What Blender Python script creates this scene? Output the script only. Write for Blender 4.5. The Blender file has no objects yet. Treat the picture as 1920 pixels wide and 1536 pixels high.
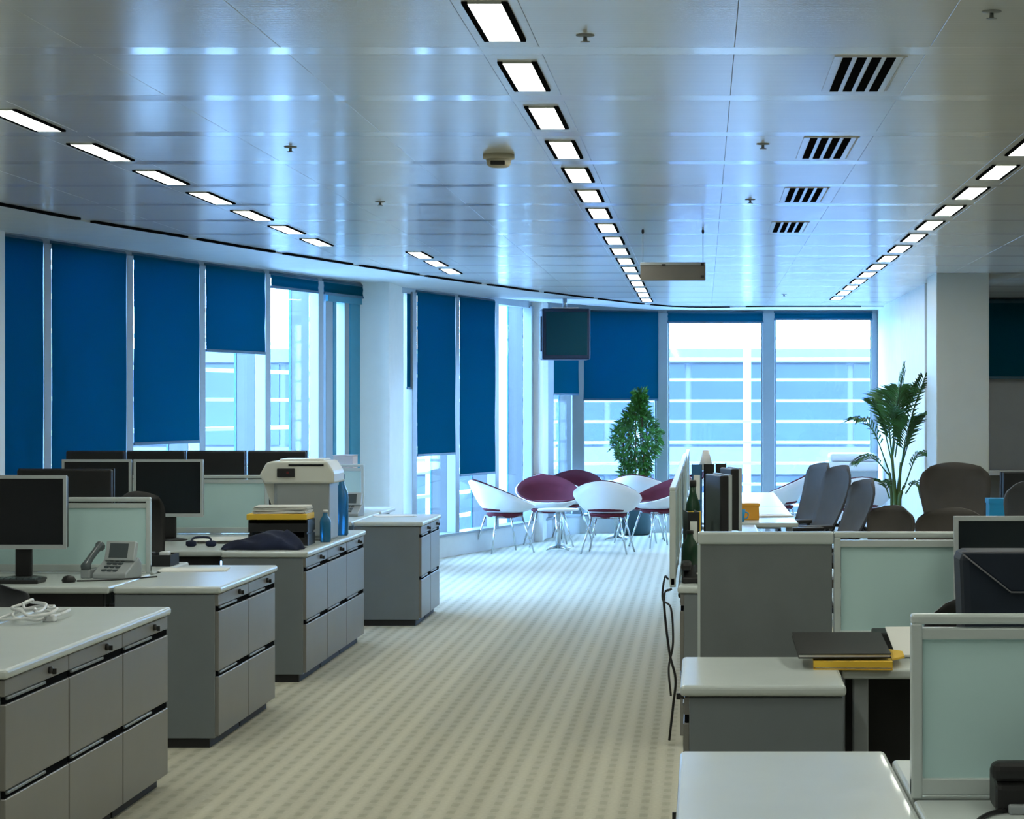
import bpy, bmesh, math, random
from mathutils import Vector, Matrix
random.seed(7)
PI = math.pi
S = bpy.context.scene
C = S.collection

# ---------------------------------------------------------------- camera, world, exposure
EYE = 1.62
F = 4300.0                      # focal length in pixels of the 1920x1536 frame
cam_d = bpy.data.cameras.new('camera')
cam = bpy.data.objects.new('camera', cam_d); C.objects.link(cam)
cam.location = (0, 0, EYE); cam.rotation_euler = (PI/2, 0, 0)
cam_d.sensor_width = 36.0; cam_d.lens = 36.0*F/1920
cam_d.shift_x = -358/1920; cam_d.shift_y = -11/1920
cam_d.clip_end = 400
S.camera = cam
SKY = (0.33, 0.57, 1.0); SKY_L = 40.0
LAMP = (0.97, 1.0, 0.88); LAMP_L = 27.0
w = bpy.data.worlds.new('world'); S.world = w; w.use_nodes = True
bg = w.node_tree.nodes['Background']
bg.inputs[0].default_value = (*SKY, 1); bg.inputs[1].default_value = SKY_L
S.view_settings.view_transform = 'Standard'; S.view_settings.look = 'None'
S.view_settings.gamma = 1; S.view_settings.use_curve_mapping = False
S.view_settings.exposure = 0.0
CEIL = 2.81
S.cycles.max_bounces = 8; S.cycles.diffuse_bounces = 4; S.cycles.glossy_bounces = 4; S.cycles.transparent_max_bounces = 8

# ---------------------------------------------------------------- materials
def mat(name, col, rough=0.5, metal=0.0, spec=0.5, var=0.06, scale=6.0, bump=0.0, bscale=200.0, alpha=None, trans=0.0, ior=1.45, coat=0.0):
    m = bpy.data.materials.new(name); m.use_nodes = True
    nt = m.node_tree; b = nt.nodes['Principled BSDF']
    b.inputs['Roughness'].default_value = rough; b.inputs['Metallic'].default_value = metal
    b.inputs['Specular IOR Level'].default_value = spec
    b.inputs['Transmission Weight'].default_value = trans; b.inputs['IOR'].default_value = ior
    b.inputs['Coat Weight'].default_value = coat
    if var > 0:
        tc = nt.nodes.new('ShaderNodeTexCoord'); nz = nt.nodes.new('ShaderNodeTexNoise')
        nz.inputs['Scale'].default_value = scale; nz.inputs['Detail'].default_value = 4
        rp = nt.nodes.new('ShaderNodeValToRGB')
        rp.color_ramp.elements[0].color = (*[max(0, c*(1-var)) for c in col], 1)
        rp.color_ramp.elements[1].color = (*[min(1, c*(1+var)) for c in col], 1)
        rp.color_ramp.elements[0].position = .3; rp.color_ramp.elements[1].position = .7
        nt.links.new(tc.outputs['Object'], nz.inputs['Vector'])
        nt.links.new(nz.outputs['Fac'], rp.inputs['Fac']); nt.links.new(rp.outputs['Color'], b.inputs['Base Color'])
        if bump > 0:
            n2 = nt.nodes.new('ShaderNodeTexNoise'); n2.inputs['Scale'].default_value = bscale
            bp = nt.nodes.new('ShaderNodeBump'); bp.inputs['Strength'].default_value = bump; bp.inputs['Distance'].default_value = .002
            nt.links.new(tc.outputs['Object'], n2.inputs['Vector']); nt.links.new(n2.outputs['Fac'], bp.inputs['Height'])
            nt.links.new(bp.outputs['Normal'], b.inputs['Normal'])
    else:
        b.inputs['Base Color'].default_value = (*col, 1)
    return m

def mat_emit(name, col, strength):
    m = bpy.data.materials.new(name); m.use_nodes = True
    nt = m.node_tree; nt.nodes.remove(nt.nodes['Principled BSDF'])
    e = nt.nodes.new('ShaderNodeEmission'); e.inputs[0].default_value = (*col, 1); e.inputs[1].default_value = strength
    nt.links.new(e.outputs[0], nt.nodes['Material Output'].inputs[0])
    return m

def mat_pane(name, tint, refl=0.08):
    m = bpy.data.materials.new(name); m.use_nodes = True
    nt = m.node_tree; nt.nodes.remove(nt.nodes['Principled BSDF'])
    t = nt.nodes.new('ShaderNodeBsdfTransparent'); t.inputs[0].default_value = (*tint, 1)
    g = nt.nodes.new('ShaderNodeBsdfGlossy'); g.inputs['Roughness'].default_value = .03
    mx = nt.nodes.new('ShaderNodeMixShader'); mx.inputs[0].default_value = refl
    nt.links.new(t.outputs[0], mx.inputs[1]); nt.links.new(g.outputs[0], mx.inputs[2])
    nt.links.new(mx.outputs[0], nt.nodes['Material Output'].inputs[0])
    return m

def mat_cloth(name, col, tcol, fac=0.5, weave=500):
    m = bpy.data.materials.new(name); m.use_nodes = True
    nt = m.node_tree; nt.nodes.remove(nt.nodes['Principled BSDF'])
    d = nt.nodes.new('ShaderNodeBsdfDiffuse'); d.inputs[0].default_value = (*col, 1)
    t = nt.nodes.new('ShaderNodeBsdfTranslucent'); t.inputs[0].default_value = (*tcol, 1)
    tc = nt.nodes.new('ShaderNodeTexCoord'); nz = nt.nodes.new('ShaderNodeTexNoise'); nz.inputs['Scale'].default_value = weave
    bp = nt.nodes.new('ShaderNodeBump'); bp.inputs['Strength'].default_value = .2
    nt.links.new(tc.outputs['Object'], nz.inputs['Vector']); nt.links.new(nz.outputs['Fac'], bp.inputs['Height'])
    nt.links.new(bp.outputs['Normal'], d.inputs['Normal'])
    mx = nt.nodes.new('ShaderNodeMixShader'); mx.inputs[0].default_value = fac
    nt.links.new(d.outputs[0], mx.inputs[1]); nt.links.new(t.outputs[0], mx.inputs[2])
    nt.links.new(mx.outputs[0], nt.nodes['Material Output'].inputs[0])
    return m

def mat_carpet():
    m = bpy.data.materials.new('carpet'); m.use_nodes = True
    nt = m.node_tree; b = nt.nodes['Principled BSDF']; L = nt.links.new
    b.inputs['Roughness'].default_value = .95; b.inputs['Specular IOR Level'].default_value = .15
    tc = nt.nodes.new('ShaderNodeTexCoord'); sp = nt.nodes.new('ShaderNodeSeparateXYZ'); L(tc.outputs['Object'], sp.inputs[0])
    def math_(op, a, b_=None):
        n = nt.nodes.new('ShaderNodeMath'); n.operation = op
        for i, v in enumerate((a, b_)):
            if v is None: continue
            if isinstance(v, (int, float)): n.inputs[i].default_value = v
            else: L(v, n.inputs[i])
        return n.outputs[0]
    # rows along the aisle: soft lighter/darker stripes plus broken darker stitches
    sx = math_('SINE', math_('MULTIPLY', sp.outputs[0], 2*PI/0.085))
    wide = math_('SINE', math_('MULTIPLY', sp.outputs[0], 2*PI/0.34))
    dash = math_('SINE', math_('ADD', math_('MULTIPLY', sp.outputs[1], 2*PI/0.16), math_('MULTIPLY', math_('FLOOR', math_('MULTIPLY', sp.outputs[0], 1/0.085)), 2.4)))
    st = math_('MULTIPLY', math_('GREATER_THAN', sx, .35), math_('GREATER_THAN', dash, .1))
    nz = nt.nodes.new('ShaderNodeTexNoise'); nz.inputs['Scale'].default_value = 60; nz.inputs['Detail'].default_value = 3
    L(tc.outputs['Object'], nz.inputs['Vector'])
    v = math_('ADD', math_('MULTIPLY', st, -.09), math_('MULTIPLY', sx, -.07))
    v = math_('ADD', v, math_('MULTIPLY', wide, -.04))
    v = math_('ADD', v, math_('MULTIPLY', nz.outputs['Fac'], .22))
    v = math_('ADD', v, .55)
    rp = nt.nodes.new('ShaderNodeValToRGB'); L(v, rp.inputs['Fac'])
    rp.color_ramp.elements[0].color = (.20, .19, .14, 1); rp.color_ramp.elements[1].color = (.60, .575, .465, 1)
    rp.color_ramp.elements[0].position = .2; rp.color_ramp.elements[1].position = .85
    L(rp.outputs[0], b.inputs['Base Color'])
    bp = nt.nodes.new('ShaderNodeBump'); bp.inputs['Strength'].default_value = .3; bp.inputs['Distance'].default_value = .004
    L(v, bp.inputs['Height']); L(bp.outputs['Normal'], b.inputs['Normal'])
    return m

def mat_ceiling():
    m = mat('ceiling_metal', (.74, .755, .735), rough=.20, spec=.5, var=.03, scale=2)
    nt = m.node_tree; b = nt.nodes['Principled BSDF']; L = nt.links.new
    tc = nt.nodes.new('ShaderNodeTexCoord'); wv = nt.nodes.new('ShaderNodeTexWave')
    wv.bands_direction = 'Y'; wv.inputs['Scale'].default_value = 9.0
    mp = nt.nodes.new('ShaderNodeBump'); mp.inputs['Strength'].default_value = .12; mp.inputs['Distance'].default_value = .002
    L(tc.outputs['Object'], wv.inputs['Vector']); L(wv.outputs['Fac'], mp.inputs['Height']); L(mp.outputs['Normal'], b.inputs['Normal'])
    return m

M = dict(
 carpet=mat_carpet(), ceil=mat_ceiling(),
 joint=mat('ceiling_joint_metal', (.80, .81, .80), .12, var=.02, scale=2),
 slab=mat('slab_paint', (.35, .36, .35), .8),
 soffit=mat('soffit_paint', (.62, .66, .66), .45, var=.03),
 wall=mat('wall_paint', (.72, .75, .75), .6, var=.03),
 greywall=mat('grey_wall_paint', (.33, .34, .35), .6, var=.03),
 pillar=mat('pillar_paint', (.78, .79, .74), .5, var=.02),
 pillar_dimmed=mat('beige_column_dimmed', (.50, .50, .44), .5, var=.02),  # darker than the other pillars: dim light at the right put into colour
 frame=mat('window_frame_aluminium', (.24, .28, .30), .45, .1, var=.03),
 teal=mat('teal_frame_paint', (.03, .22, .32), .5),
 darkframe=mat('dark_gasket', (.02, .10, .17), .5),
 fin=mat('facade_fin', (.065, .07, .07), .5, var=.03),
 pane=mat_pane('window_glass', (.86, .94, .97), .05),
 blind=mat_cloth('blind_fabric', (.003, .11, .18), (.002, .09, .155), .5),
 blindbar=mat('blind_bar', (.03, .10, .16), .5),
 lamp=mat_emit('lamp_diffuser', LAMP, LAMP_L),
 black=mat('black_plastic', (.012, .012, .013), .45, var=.2),
 screen=mat('screen_glass', (.004, .006, .009), .18, spec=.5, var=0),
 bezel=mat('silver_bezel', (.50, .54, .55), .4, .3, var=.03),
 worktop=mat('worktop_laminate', (.54, .59, .58), .35, var=.02, coat=.1),
 cab=mat('cabinet_steel', (.185, .21, .23), .42, .1, var=.03),
 drawer=mat('drawer_steel', (.205, .202, .192), .36, .15, var=.03),
 slot=mat('recess_shadow_gap', (.008, .009, .011), .9, spec=0, var=0),
 plinth=mat('black_plinth', (.012, .012, .014), .6),
 lock=mat('lock_metal', (.05, .05, .05), .3, .6, var=0),
 alu=mat('screen_frame_aluminium', (.60, .66, .65), .35, .25, var=.03),
 frost=mat('frosted_glass', (.55, .76, .76), .35, var=.03, scale=2, coat=.2),
 greyfab=mat('grey_fabric', (.17, .19, .195), .9, var=.06, bump=.3, bscale=400),
 white=mat('white_plastic', (.74, .75, .76), .4, var=.02),
 cream=mat('cream_plastic', (.66, .67, .61), .4, var=.02),
 greyplastic=mat('grey_plastic', (.32, .35, .36), .45, var=.04),
 lcd=mat('phone_display', (.08, .10, .11), .2, var=0),
 maroon=mat('maroon_upholstery', (.085, .005, .016), .9, var=.1, bump=.2),
 chrome=mat('chrome', (.55, .6, .62), .2, .9, var=0),
 mesh=mat('dark_chair_mesh', (.07, .074, .085), .7, var=.1, bump=.4, bscale=600),
 brownmesh=mat('brown_chair_mesh', (.075, .066, .06), .7, var=.1, bump=.4, bscale=600),
 navy=mat('navy_cloth', (.010, .016, .045), .85, var=.3, scale=9),
 bagnavy=mat('bag_nylon', (.006, .012, .025), .6, var=.2),
 piping=mat('grey_piping', (.16, .16, .18), .6),
 yellow=mat('yellow_card', (.80, .50, .04), .6, var=.05),
 orange=mat('orange_card', (.75, .33, .03), .6, var=.05),
 paper=mat('paper', (.78, .78, .75), .8, var=.03),
 carton=mat('pale_cardboard', (.55, .46, .43), .8),
 blueb=mat('blue_bottle', (.03, .22, .45), .2, var=.1, trans=.4),
 bluecover=mat('blue_binder', (.03, .14, .30), .5),
 green=mat('green_bottle', (.006, .04, .015), .3, var=.2),
 leaf=mat('palm_leaf', (.030, .11, .022), .45, var=.45, scale=5),
 bush=mat('bush_leaf', (.045, .17, .02), .5, var=.6, scale=9),
 stem=mat('green_stem', (.07, .12, .03), .6, var=.3),
 trunk=mat('brown_stem', (.13, .09, .05), .8, var=.3),
 pot=mat('dark_teal_pot', (.02, .06, .075), .4),
 soil=mat('soil', (.03, .02, .015), .9),
 sign=mat('sign_panel', (.16, .15, .135), .6, var=.06),
 tvscreen=mat('television_screen', (.002, .05, .07), .6, spec=.2, var=0),
 tvbody=mat('television_case', (.004, .018, .05), .5, var=.05),
 detector=mat('detector_plastic', (.55, .52, .42), .5),
 louvre=mat('louvre_white', (.80, .82, .84), .4, var=.02),
 bwhite=mat('outside_cladding', (.075, .085, .10), .6, var=.05),
 bglass=mat('outside_blue_glass', (.008, .021, .050), .3, var=.35, scale=.4),
 terrace=mat('terrace_paving', (.4, .4, .39), .8),
 ground=mat('outside_ground', (.3, .31, .31), .9),
 cyan=mat('cyan_plastic', (.02, .30, .60), .4),
 red=mat('dark_red_item', (.12, .01, .01), .6),
)

# ---------------------------------------------------------------- helpers
def mesh_obj(name, bm, m, parent=None, smooth=False):
    me = bpy.data.meshes.new(name); bmesh.ops.recalc_face_normals(bm, faces=bm.faces)
    bm.to_mesh(me); bm.free(); me.materials.append(M[m] if isinstance(m, str) else m)
    if smooth:
        for p in me.polygons: p.use_smooth = True
    o = bpy.data.objects.new(name, me); C.objects.link(o)
    if parent: o.parent = parent
    return o

def add_box(bm, x0, x1, y0, y1, z0, z1, r=0.0, seg=2):
    v = [bm.verts.new(p) for p in ((x0,y0,z0),(x1,y0,z0),(x1,y1,z0),(x0,y1,z0),(x0,y0,z1),(x1,y0,z1),(x1,y1,z1),(x0,y1,z1))]
    fs = [bm.faces.new([v[i] for i in q]) for q in ((3,2,1,0),(4,5,6,7),(0,1,5,4),(1,2,6,5),(2,3,7,6),(3,0,4,7))]
    if r > 0:
        es = {e for f in fs for e in f.edges}
        bmesh.ops.bevel(bm, geom=list(es), offset=r, segments=seg, profile=.5, affect='EDGES')
    return v

def boxes(name, lst, m, parent=None, r=0.0, seg=2, smooth=False):
    bm = bmesh.new()
    for b in lst: add_box(bm, *b, r=r, seg=seg)
    return mesh_obj(name, bm, m, parent, smooth)

def box(name, x0, x1, y0, y1, z0, z1, m, parent=None, r=0.0, seg=2):
    return boxes(name, [(x0,x1,y0,y1,z0,z1)], m, parent, r, seg)

def prism(name, pts, axis, a0, a1, m, parent=None, r=0.0):
    """outline pts (2D) extruded along axis 'x','y' or 'z' between a0 and a1"""
    bm = bmesh.new()
    def P(p, a): return {'x': (a,p[0],p[1]), 'y': (p[0],a,p[1]), 'z': (p[0],p[1],a)}[axis]
    A = [bm.verts.new(P(p,a0)) for p in pts]; B = [bm.verts.new(P(p,a1)) for p in pts]
    n = len(pts); bm.faces.new(A[::-1]); bm.faces.new(B)
    for i in range(n): bm.faces.new((A[i],A[(i+1)%n],B[(i+1)%n],B[i]))
    if r > 0: bmesh.ops.bevel(bm, geom=list(bm.edges), offset=r, segments=2, profile=.5, affect='EDGES')
    return mesh_obj(name, bm, m, parent)

def add_tube(bm, pts, rad, n=8, cap=True):
    pts = [Vector(p) for p in pts]; rings = []
    rs = rad if isinstance(rad, (list,tuple)) else [rad]*len(pts)
    for i, p in enumerate(pts):
        d = (pts[min(i+1,len(pts)-1)] - pts[max(i-1,0)]).normalized()
        up = Vector((0,0,1)) if abs(d.z) < .9 else Vector((1,0,0))
        a = d.cross(up).normalized(); b = a.cross(d).normalized()
        rings.append([bm.verts.new(p + rs[i]*(a*math.cos(2*PI*k/n) + b*math.sin(2*PI*k/n))) for k in range(n)])
    for i in range(len(rings)-1):
        for k in range(n): bm.faces.new((rings[i][k],rings[i][(k+1)%n],rings[i+1][(k+1)%n],rings[i+1][k]))
    if cap: bm.faces.new(rings[0][::-1]); bm.faces.new(rings[-1])

def tube(name, pts, rad, m, parent=None, n=8):
    bm = bmesh.new(); add_tube(bm, pts, rad, n); return mesh_obj(name, bm, m, parent, True)

def lathe(name, prof, m, parent=None, n=20, off=(0,0,0), smooth=True):
    bm = bmesh.new(); rings = []
    for r, z in prof: rings.append([bm.verts.new((off[0]+r*math.cos(2*PI*k/n), off[1]+r*math.sin(2*PI*k/n), off[2]+z)) for k in range(n)])
    for i in range(len(rings)-1):
        for k in range(n): bm.faces.new((rings[i][k],rings[i][(k+1)%n],rings[i+1][(k+1)%n],rings[i+1][k]))
    bm.faces.new(rings[0][::-1]); bm.faces.new(rings[-1])
    return mesh_obj(name, bm, m, parent, smooth)

def spline(pts, n=8):
    """Catmull-Rom through the points"""
    P = [Vector(p) for p in pts]; P = [P[0]*2-P[1]] + P + [P[-1]*2-P[-2]]; out = []
    for i in range(1, len(P)-2):
        for k in range(n):
            t = k/n; a,b,c,d = P[i-1:i+3]
            out.append(.5*((2*b)+(c-a)*t+(2*a-5*b+4*c-d)*t*t+(3*b-a-3*c+d)*t**3))
    return out + [P[-2]]

def tag(o, label, cat, group=None):
    o['label'] = label; o['category'] = cat
    if group: o['group'] = group
    return o
def thing(name, label, cat, loc=(0,0,0), rz=0.0, group=None):
    o = bpy.data.objects.new(name, None); C.objects.link(o); o.empty_display_size = .1
    o.location = loc; o.rotation_euler = (0,0,rz)
    return tag(o, label, cat, group)
def structure(o):
    o['kind'] = 'structure'; return o
def dup(root, loc, rz, label):
    def cp(o, par):
        c = o.copy(); C.objects.link(c); c.parent = par
        for ch in o.children: cp(ch, c)
        return c
    r = cp(root, None); r.location = loc; r.rotation_euler = (0,0,rz); r['label'] = label
    return r
ORD = ['first','second','third','fourth','fifth','sixth','seventh','eighth','ninth','tenth','eleventh','twelfth','thirteenth','fourteenth','fifteenth','sixteenth','seventeenth','eighteenth','nineteenth']

# ---------------------------------------------------------------- room shell
V = [(-4.98,15.05),(-4.71,16.3),(-4.45,17.6),(-4.17,18.87),(-3.87,20.13),(-3.60,21.3),(-3.32,22.4),(-3.0,23.45),(-2.68,24.55),(-2.36,25.7),(-2.05,26.85),(-1.9,27.9),(-1.57,28.6),(-.515,28.9),(.827,28.9),(2.2,28.9)]
OUT = [(-5.3,13.3),(-5.6,-4.0)]
right = [(2.2,26.0),(6.5,26.0),(6.5,-4.0)]
poly = OUT[::-1] + V + right
structure(prism('floor', poly, 'z', -.12, 0, 'carpet'))
ceiling = structure(prism('ceiling', poly, 'z', 2.86, 3.05, 'slab'))
ROWX = [-5.0,-2.84,-.647,1.51,3.67,5.83]
Y0, DY = 6.54, 1.195
def facade_x(y):
    for (x0,y0),(x1,y1) in zip(V[:12],V[1:13]):
        if y0 <= y <= y1: return x0+(x1-x0)*(y-y0)/(y1-y0)
    return -5.0 if y < 15.1 else -1.4
PW = (2.157-.2)/3
pan = strip = cross = None
for n in range(-2, 18):
    y0 = Y0+n*DY
    for i in range(len(ROWX)-1):
        pw = (ROWX[i+1]-ROWX[i]-.2)/3
        for j in range(3):
            x = ROWX[i]+.1+pw*(j+.5)
            if x < facade_x(min(y0+DY/2, 28))+.55 or (y0+DY > 26 and x > 2.1): continue
            if pan is None:
                pan = box('ceiling_panel', -PW/2+.0006, PW/2-.0006, .0805, DY-.0805, 0, .03, 'ceil', ceiling, r=.0012, seg=1); o = pan
            else:
                o = pan.copy(); C.objects.link(o)
            o.location = (x, y0, CEIL); o.scale.x = pw/PW
        xc = (ROWX[i]+ROWX[i+1])/2-.1
        if xc > facade_x(min(y0,28))+.0 and not (y0 > 26 and xc > 2.1):
            if cross is None:
                cross = box('joint_plate', -1.0785, 1.0785, -.0795, .0795, 0, .03, 'joint', ceiling, r=.0012, seg=1); o = cross
            else:
                o = cross.copy(); C.objects.link(o)
            o.location = (xc, y0, CEIL); o.scale.x = (ROWX[i+1]-ROWX[i])/2.157
        x = ROWX[i]
        if i == 0 or x < facade_x(min(y0+DY/2,28))+.4 or (y0+DY > 26 and x > 2.1): continue
        if strip is None:
            strip = box('light_strip_plate', -.0994, .0994, .0805, DY-.0805, 0, .03, 'ceil', ceiling, r=.0012, seg=1); o = strip
        else:
            o = strip.copy(); C.objects.link(o)
        o.location = (x, y0, CEIL)

def offset_poly(P, d):
    """offset polyline to its right-hand (room) side"""
    out = []
    for i, p in enumerate(P):
        a = Vector(P[max(i-1,0)]); b = Vector(P[min(i+1,len(P)-1)]); t = (b-a).normalized()
        out.append((p[0]+t.y*d, p[1]-t.x*d))
    return out
def band(name, A, B, z0, z1, m, parent=None):
    bm = bmesh.new(); n = len(A)
    q = [[bm.verts.new((*a,z0)), bm.verts.new((*b,z0)), bm.verts.new((*b,z1)), bm.verts.new((*a,z1))] for a, b in zip(A,B)]
    for i in range(n-1):
        for k in range(4): bm.faces.new((q[i][k],q[i][(k+1)%4],q[i+1][(k+1)%4],q[i+1][k]))
    bm.faces.new(q[0]); bm.faces.new(q[-1][::-1])
    return mesh_obj(name, bm, m, parent)
# smooth inner line of the soffit strip
FV = [(-5.25,13.3)] + V
inner = offset_poly(FV, 1.0)
inner = [p for i, p in enumerate(inner) if i not in (10,11,12,13)]
outer = [p for i, p in enumerate(FV) if i not in (10,11,12,13)]
inner_s = [tuple(p) for p in [(v.x,v.y) for v in spline([(*p,0) for p in inner], 4)]]
outer_s = [tuple(p) for p in [(v.x,v.y) for v in spline([(*p,0) for p in outer], 4)]]
outer_s = [(x-.05, y) if y < 28 else (x, min(y,28.9)) for x, y in outer_s]
structure(band('trim_1', outer_s, inner_s, 2.797, 2.845, 'soffit'))
# upstand below the glazing
structure(band('baseboard_facade', offset_poly(V,-.12), offset_poly(V,.07), 0, .22, 'soffit'))
structure(band('trim_2', offset_poly(V,-.10), offset_poly(V,.09), .22, .245, 'frame'))
structure(band('trim_3', offset_poly(V,-.08), offset_poly(V,.04), 2.74, 2.86, 'frame'))

structure(prism('wall_left', [(-5.3,13.3),(-5.4,13.3),(-5.7,-4),(-5.6,-4)], 'z', 0, 2.86, 'wall'))
structure(prism('wall_left_return', [(-5.3,13.3),(-5.4,13.3),(-5.08,15.05),(-4.98,15.05)], 'z', 0, 2.86, 'wall'))
structure(box('wall_behind', -5.7, 6.6, -4.1, -4.0, 0, 2.86, 'wall'))
structure(box('wall_right', 6.5, 6.6, -4, 26.1, 0, 2.86, 'wall'))
structure(box('wall_side', 2.2, 2.3, 22.75, 29.0, 0, 2.86, 'wall'))
structure(box('wall_back', 2.3, 6.5, 26.0, 26.1, 0, 2.86, 'greywall'))
structure(box('baseboard_side', 2.188, 2.2, 22.75, 28.8, 0, .09, 'frame'))
structure(box('column_1', -5.5, -4.776, 15.0, 15.7, 0, 2.84, 'pillar', r=.01))
structure(box('column_2', -3.72, -3.04, 22.25, 23.3, 0, 2.84, 'pillar', r=.01))
structure(box('column_3', -2.5, -1.877, 26.9, 28.4, 0, 2.84, 'pillar', r=.01))
structure(box('column_4', 2.124, 2.61, 20.9, 21.75, 0, 2.84, 'pillar_dimmed', r=.01))

# ---------------------------------------------------------------- facade windows, one per module
for i in range(len(V)-1):
    if i == 6: continue                      # behind the pillar
    a, b = Vector((*V[i],0)), Vector((*V[i+1],0)); L = (b-a).length; t = (b-a)/L
    e = bpy.data.objects.new('window_%d' % (i+1), None); C.objects.link(e); structure(e)
    e.location = a; e.rotation_euler = (0,0,math.atan2(t.y,t.x))      # local x along facade, local -y into the room
    wm = .055 if i < 11 else .075
    boxes('mullion', [(-wm,wm,-.06,.045,.24,2.76)], 'frame', e, r=.006)
    if i == len(V)-2: boxes('mullion', [(L-wm,L-.002,-.06,.10,.24,2.76)], 'frame', e, r=.006)
    box('pane', wm, L-wm, .03, .042, .24, 2.76, 'pane', e)
    if i < 12:
        box('fin', L-.05, L+.0, .046, .22, .0, 3.0, 'fin', e, r=.004)
        box('fin_edge', L-.055, L+.005, .22, .24, .0, 3.0, 'darkframe', e)
    if i == 5:
        box('door_post', .18, .34, -.03, .06, .24, 2.74, 'frame', e, r=.005); box('door_post', .62, .73, -.03, .06, .24, 2.74, 'frame', e, r=.005); box('door_post', .36, .42, -.03, .06, .24, 2.74, 'teal', e); box('side_panel', .75, L-.002, -.03, .05, .24, 2.74, 'teal', e, r=.004); box('door_head', .18, L, -.05, .06, 2.58, 2.74, 'teal', e)
    if i >= 12:
        boxes('gasket', [(wm,wm+.02,.0,.03,.24,2.76),(L-wm-.02,L-wm,.0,.03,.24,2.76)], 'frame', e)

def blind(i, zb, label, inset=.065, drop=.0):
    a, b = Vector((*V[i],0)), Vector((*V[i+1],0)); L = (b-a).length; t = (b-a)/L
    o = thing('roller_blind', label, 'blind', (a.x,a.y,0), math.atan2(t.y,t.x), 'blue roller blinds on the glazed facade')
    x0, x1 = inset, L-inset
    bm = bmesh.new(); add_tube(bm, [(x0,-.03,2.76),(x1,-.03,2.76)], .028, 12); mesh_obj('roller', bm, 'blindbar', o, True)
    bm = bmesh.new()
    nseg = 10; q = []
    for k in range(nseg+1):
        z = 2.765-(2.765-zb)*k/nseg; y = -.058+.002*math.sin(k*1.1)
        q.append([bm.verts.new((x0,y,z)), bm.verts.new((x1,y,z)), bm.verts.new((x1,y+.0015,z)), bm.verts.new((x0,y+.0015,z))])
    for k in range(nseg):
        for m_ in range(4): bm.faces.new((q[k][m_],q[k][(m_+1)%4],q[k+1][(m_+1)%4],q[k+1][m_]))
    bm.faces.new(q[0]); bm.faces.new(q[-1][::-1])
    mesh_obj('fabric', bm, 'blind', o)
    box('bottom_bar', x0, x1, -.066, -.048, zb-.022, zb+.002, 'blindbar', o, r=.003)
    return o
blind(0, .45, 'leftmost blue roller blind, drawn low beside the beige pillar edge')
blind(1, .45, 'second blue blind from the left, drawn down behind the monitors')
blind(2, 1.32, 'third blue blind from the left, stopping just above the monitors')
blind(3, 2.07, 'short blue blind drawn less than halfway, left of the open windows')
blind(4, 2.66, 'rolled-up blue blind above the bright open window left of the white pillar')
blind(5, 2.66, 'rolled-up blue blind in the narrow bay touching the big white pillar')
blind(7, 1.10, 'long blue blind just right of the big white pillar')
blind(8, .86, 'longest blue blind right of the white pillar, ending lower than its neighbour')
blind(11, 1.745, 'narrow blue blind below and behind the hanging television')
blind(12, 1.68, 'wide blue blind behind the bushy plant')
blind(13, 2.655, 'rolled-up blue blind over the middle back window')
blind(14, 2.69, 'rolled-up blue blind over the back window nearest the palm')
# narrow strip of blind right beside pillar
o = thing('roller_blind', 'thin sliver of blue blind squeezed beside the big white pillar', 'blind', (-3.06,23.2,0), math.radians(73), 'blue roller blinds on the glazed facade')
box('fabric', .12, .24, -.02, -.016, 1.79, 2.76, 'blind', o); box('bottom_bar', .12, .24, -.03, -.01, 1.765, 1.79, 'blindbar', o)
# blind on the grey wall at the far right
o = thing('roller_blind', 'blue blind on the grey wall at the right edge behind the beige column', 'blind', (3.0,25.9,0), 0)
box('fabric', 0, 2.2, .03, .034, 1.93, 2.78, 'blind', o); box('bottom_bar', 0, 2.2, .02, .05, 1.9, 1.93, 'blindbar', o, r=.004)
tube('roller', [(0,.045,2.78),(2.2,.045,2.78)], .028, 'blindbar', o, 12)

# ---------------------------------------------------------------- ceiling fittings
def make_lamp(label, loc):
    t = thing('ceiling_luminaire', label, 'ceiling light', loc, 0, 'recessed ceiling luminaires')
    for s in (-1,1): box('side_rail', *sorted((s*.050,s*.069)), -.358, .358, -.008, .004, 'slot', t, r=.002, seg=1)
    for s in (-1,1): box('end_cap', -.05, .05, *sorted((s*.35,s*.358)), -.007, .004, 'soffit', t)
    # diffuser with shallow dished ends
    prism('diffuser', [(-.05,-.35),(-.016,-.332),(.016,-.332),(.05,-.35),(.05,.35),(.016,.332),(-.016,.332),(-.05,.35)], 'z', -.006, .002, 'lamp', t)
    return t
lamp0 = None
def lamp(x, y, label):
    global lamp0
    if lamp0 is None: lamp0 = make_lamp(label, (x,y,CEIL))
    else: dup(lamp0, (x,y,CEIL), 0, label)
for n in range(17): lamp(-.647, 7.14+n*DY, '%s bright luminaire from the front in the central ceiling row' % ORD[n])
for n in range(7): lamp(-2.84, 9.62+n*1.21, '%s luminaire from the front in the left ceiling row' % ORD[n])
for n in range(3): lamp(-2.26, 18.3+n*1.13, '%s of the three small luminaires above the big white pillar' % ORD[n])
for n in range(14): lamp(1.51, 10.6+n*1.165, '%s luminaire from the front in the right ceiling row' % ORD[n])
for n in range(6):
    for x in (-2.84, -.647, 1.51):
        y = (9.62-1.21 if x == -2.84 else 7.14-DY if x == -.647 else 10.6-1.165)-n*1.3
        lamp(x, y, 'recessed ceiling luminaire outside the picture, nearer the viewer')
for n in range(9): lamp(3.67, 5.0+n*2.4, 'recessed ceiling luminaire outside the picture, beyond the right edge')

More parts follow.
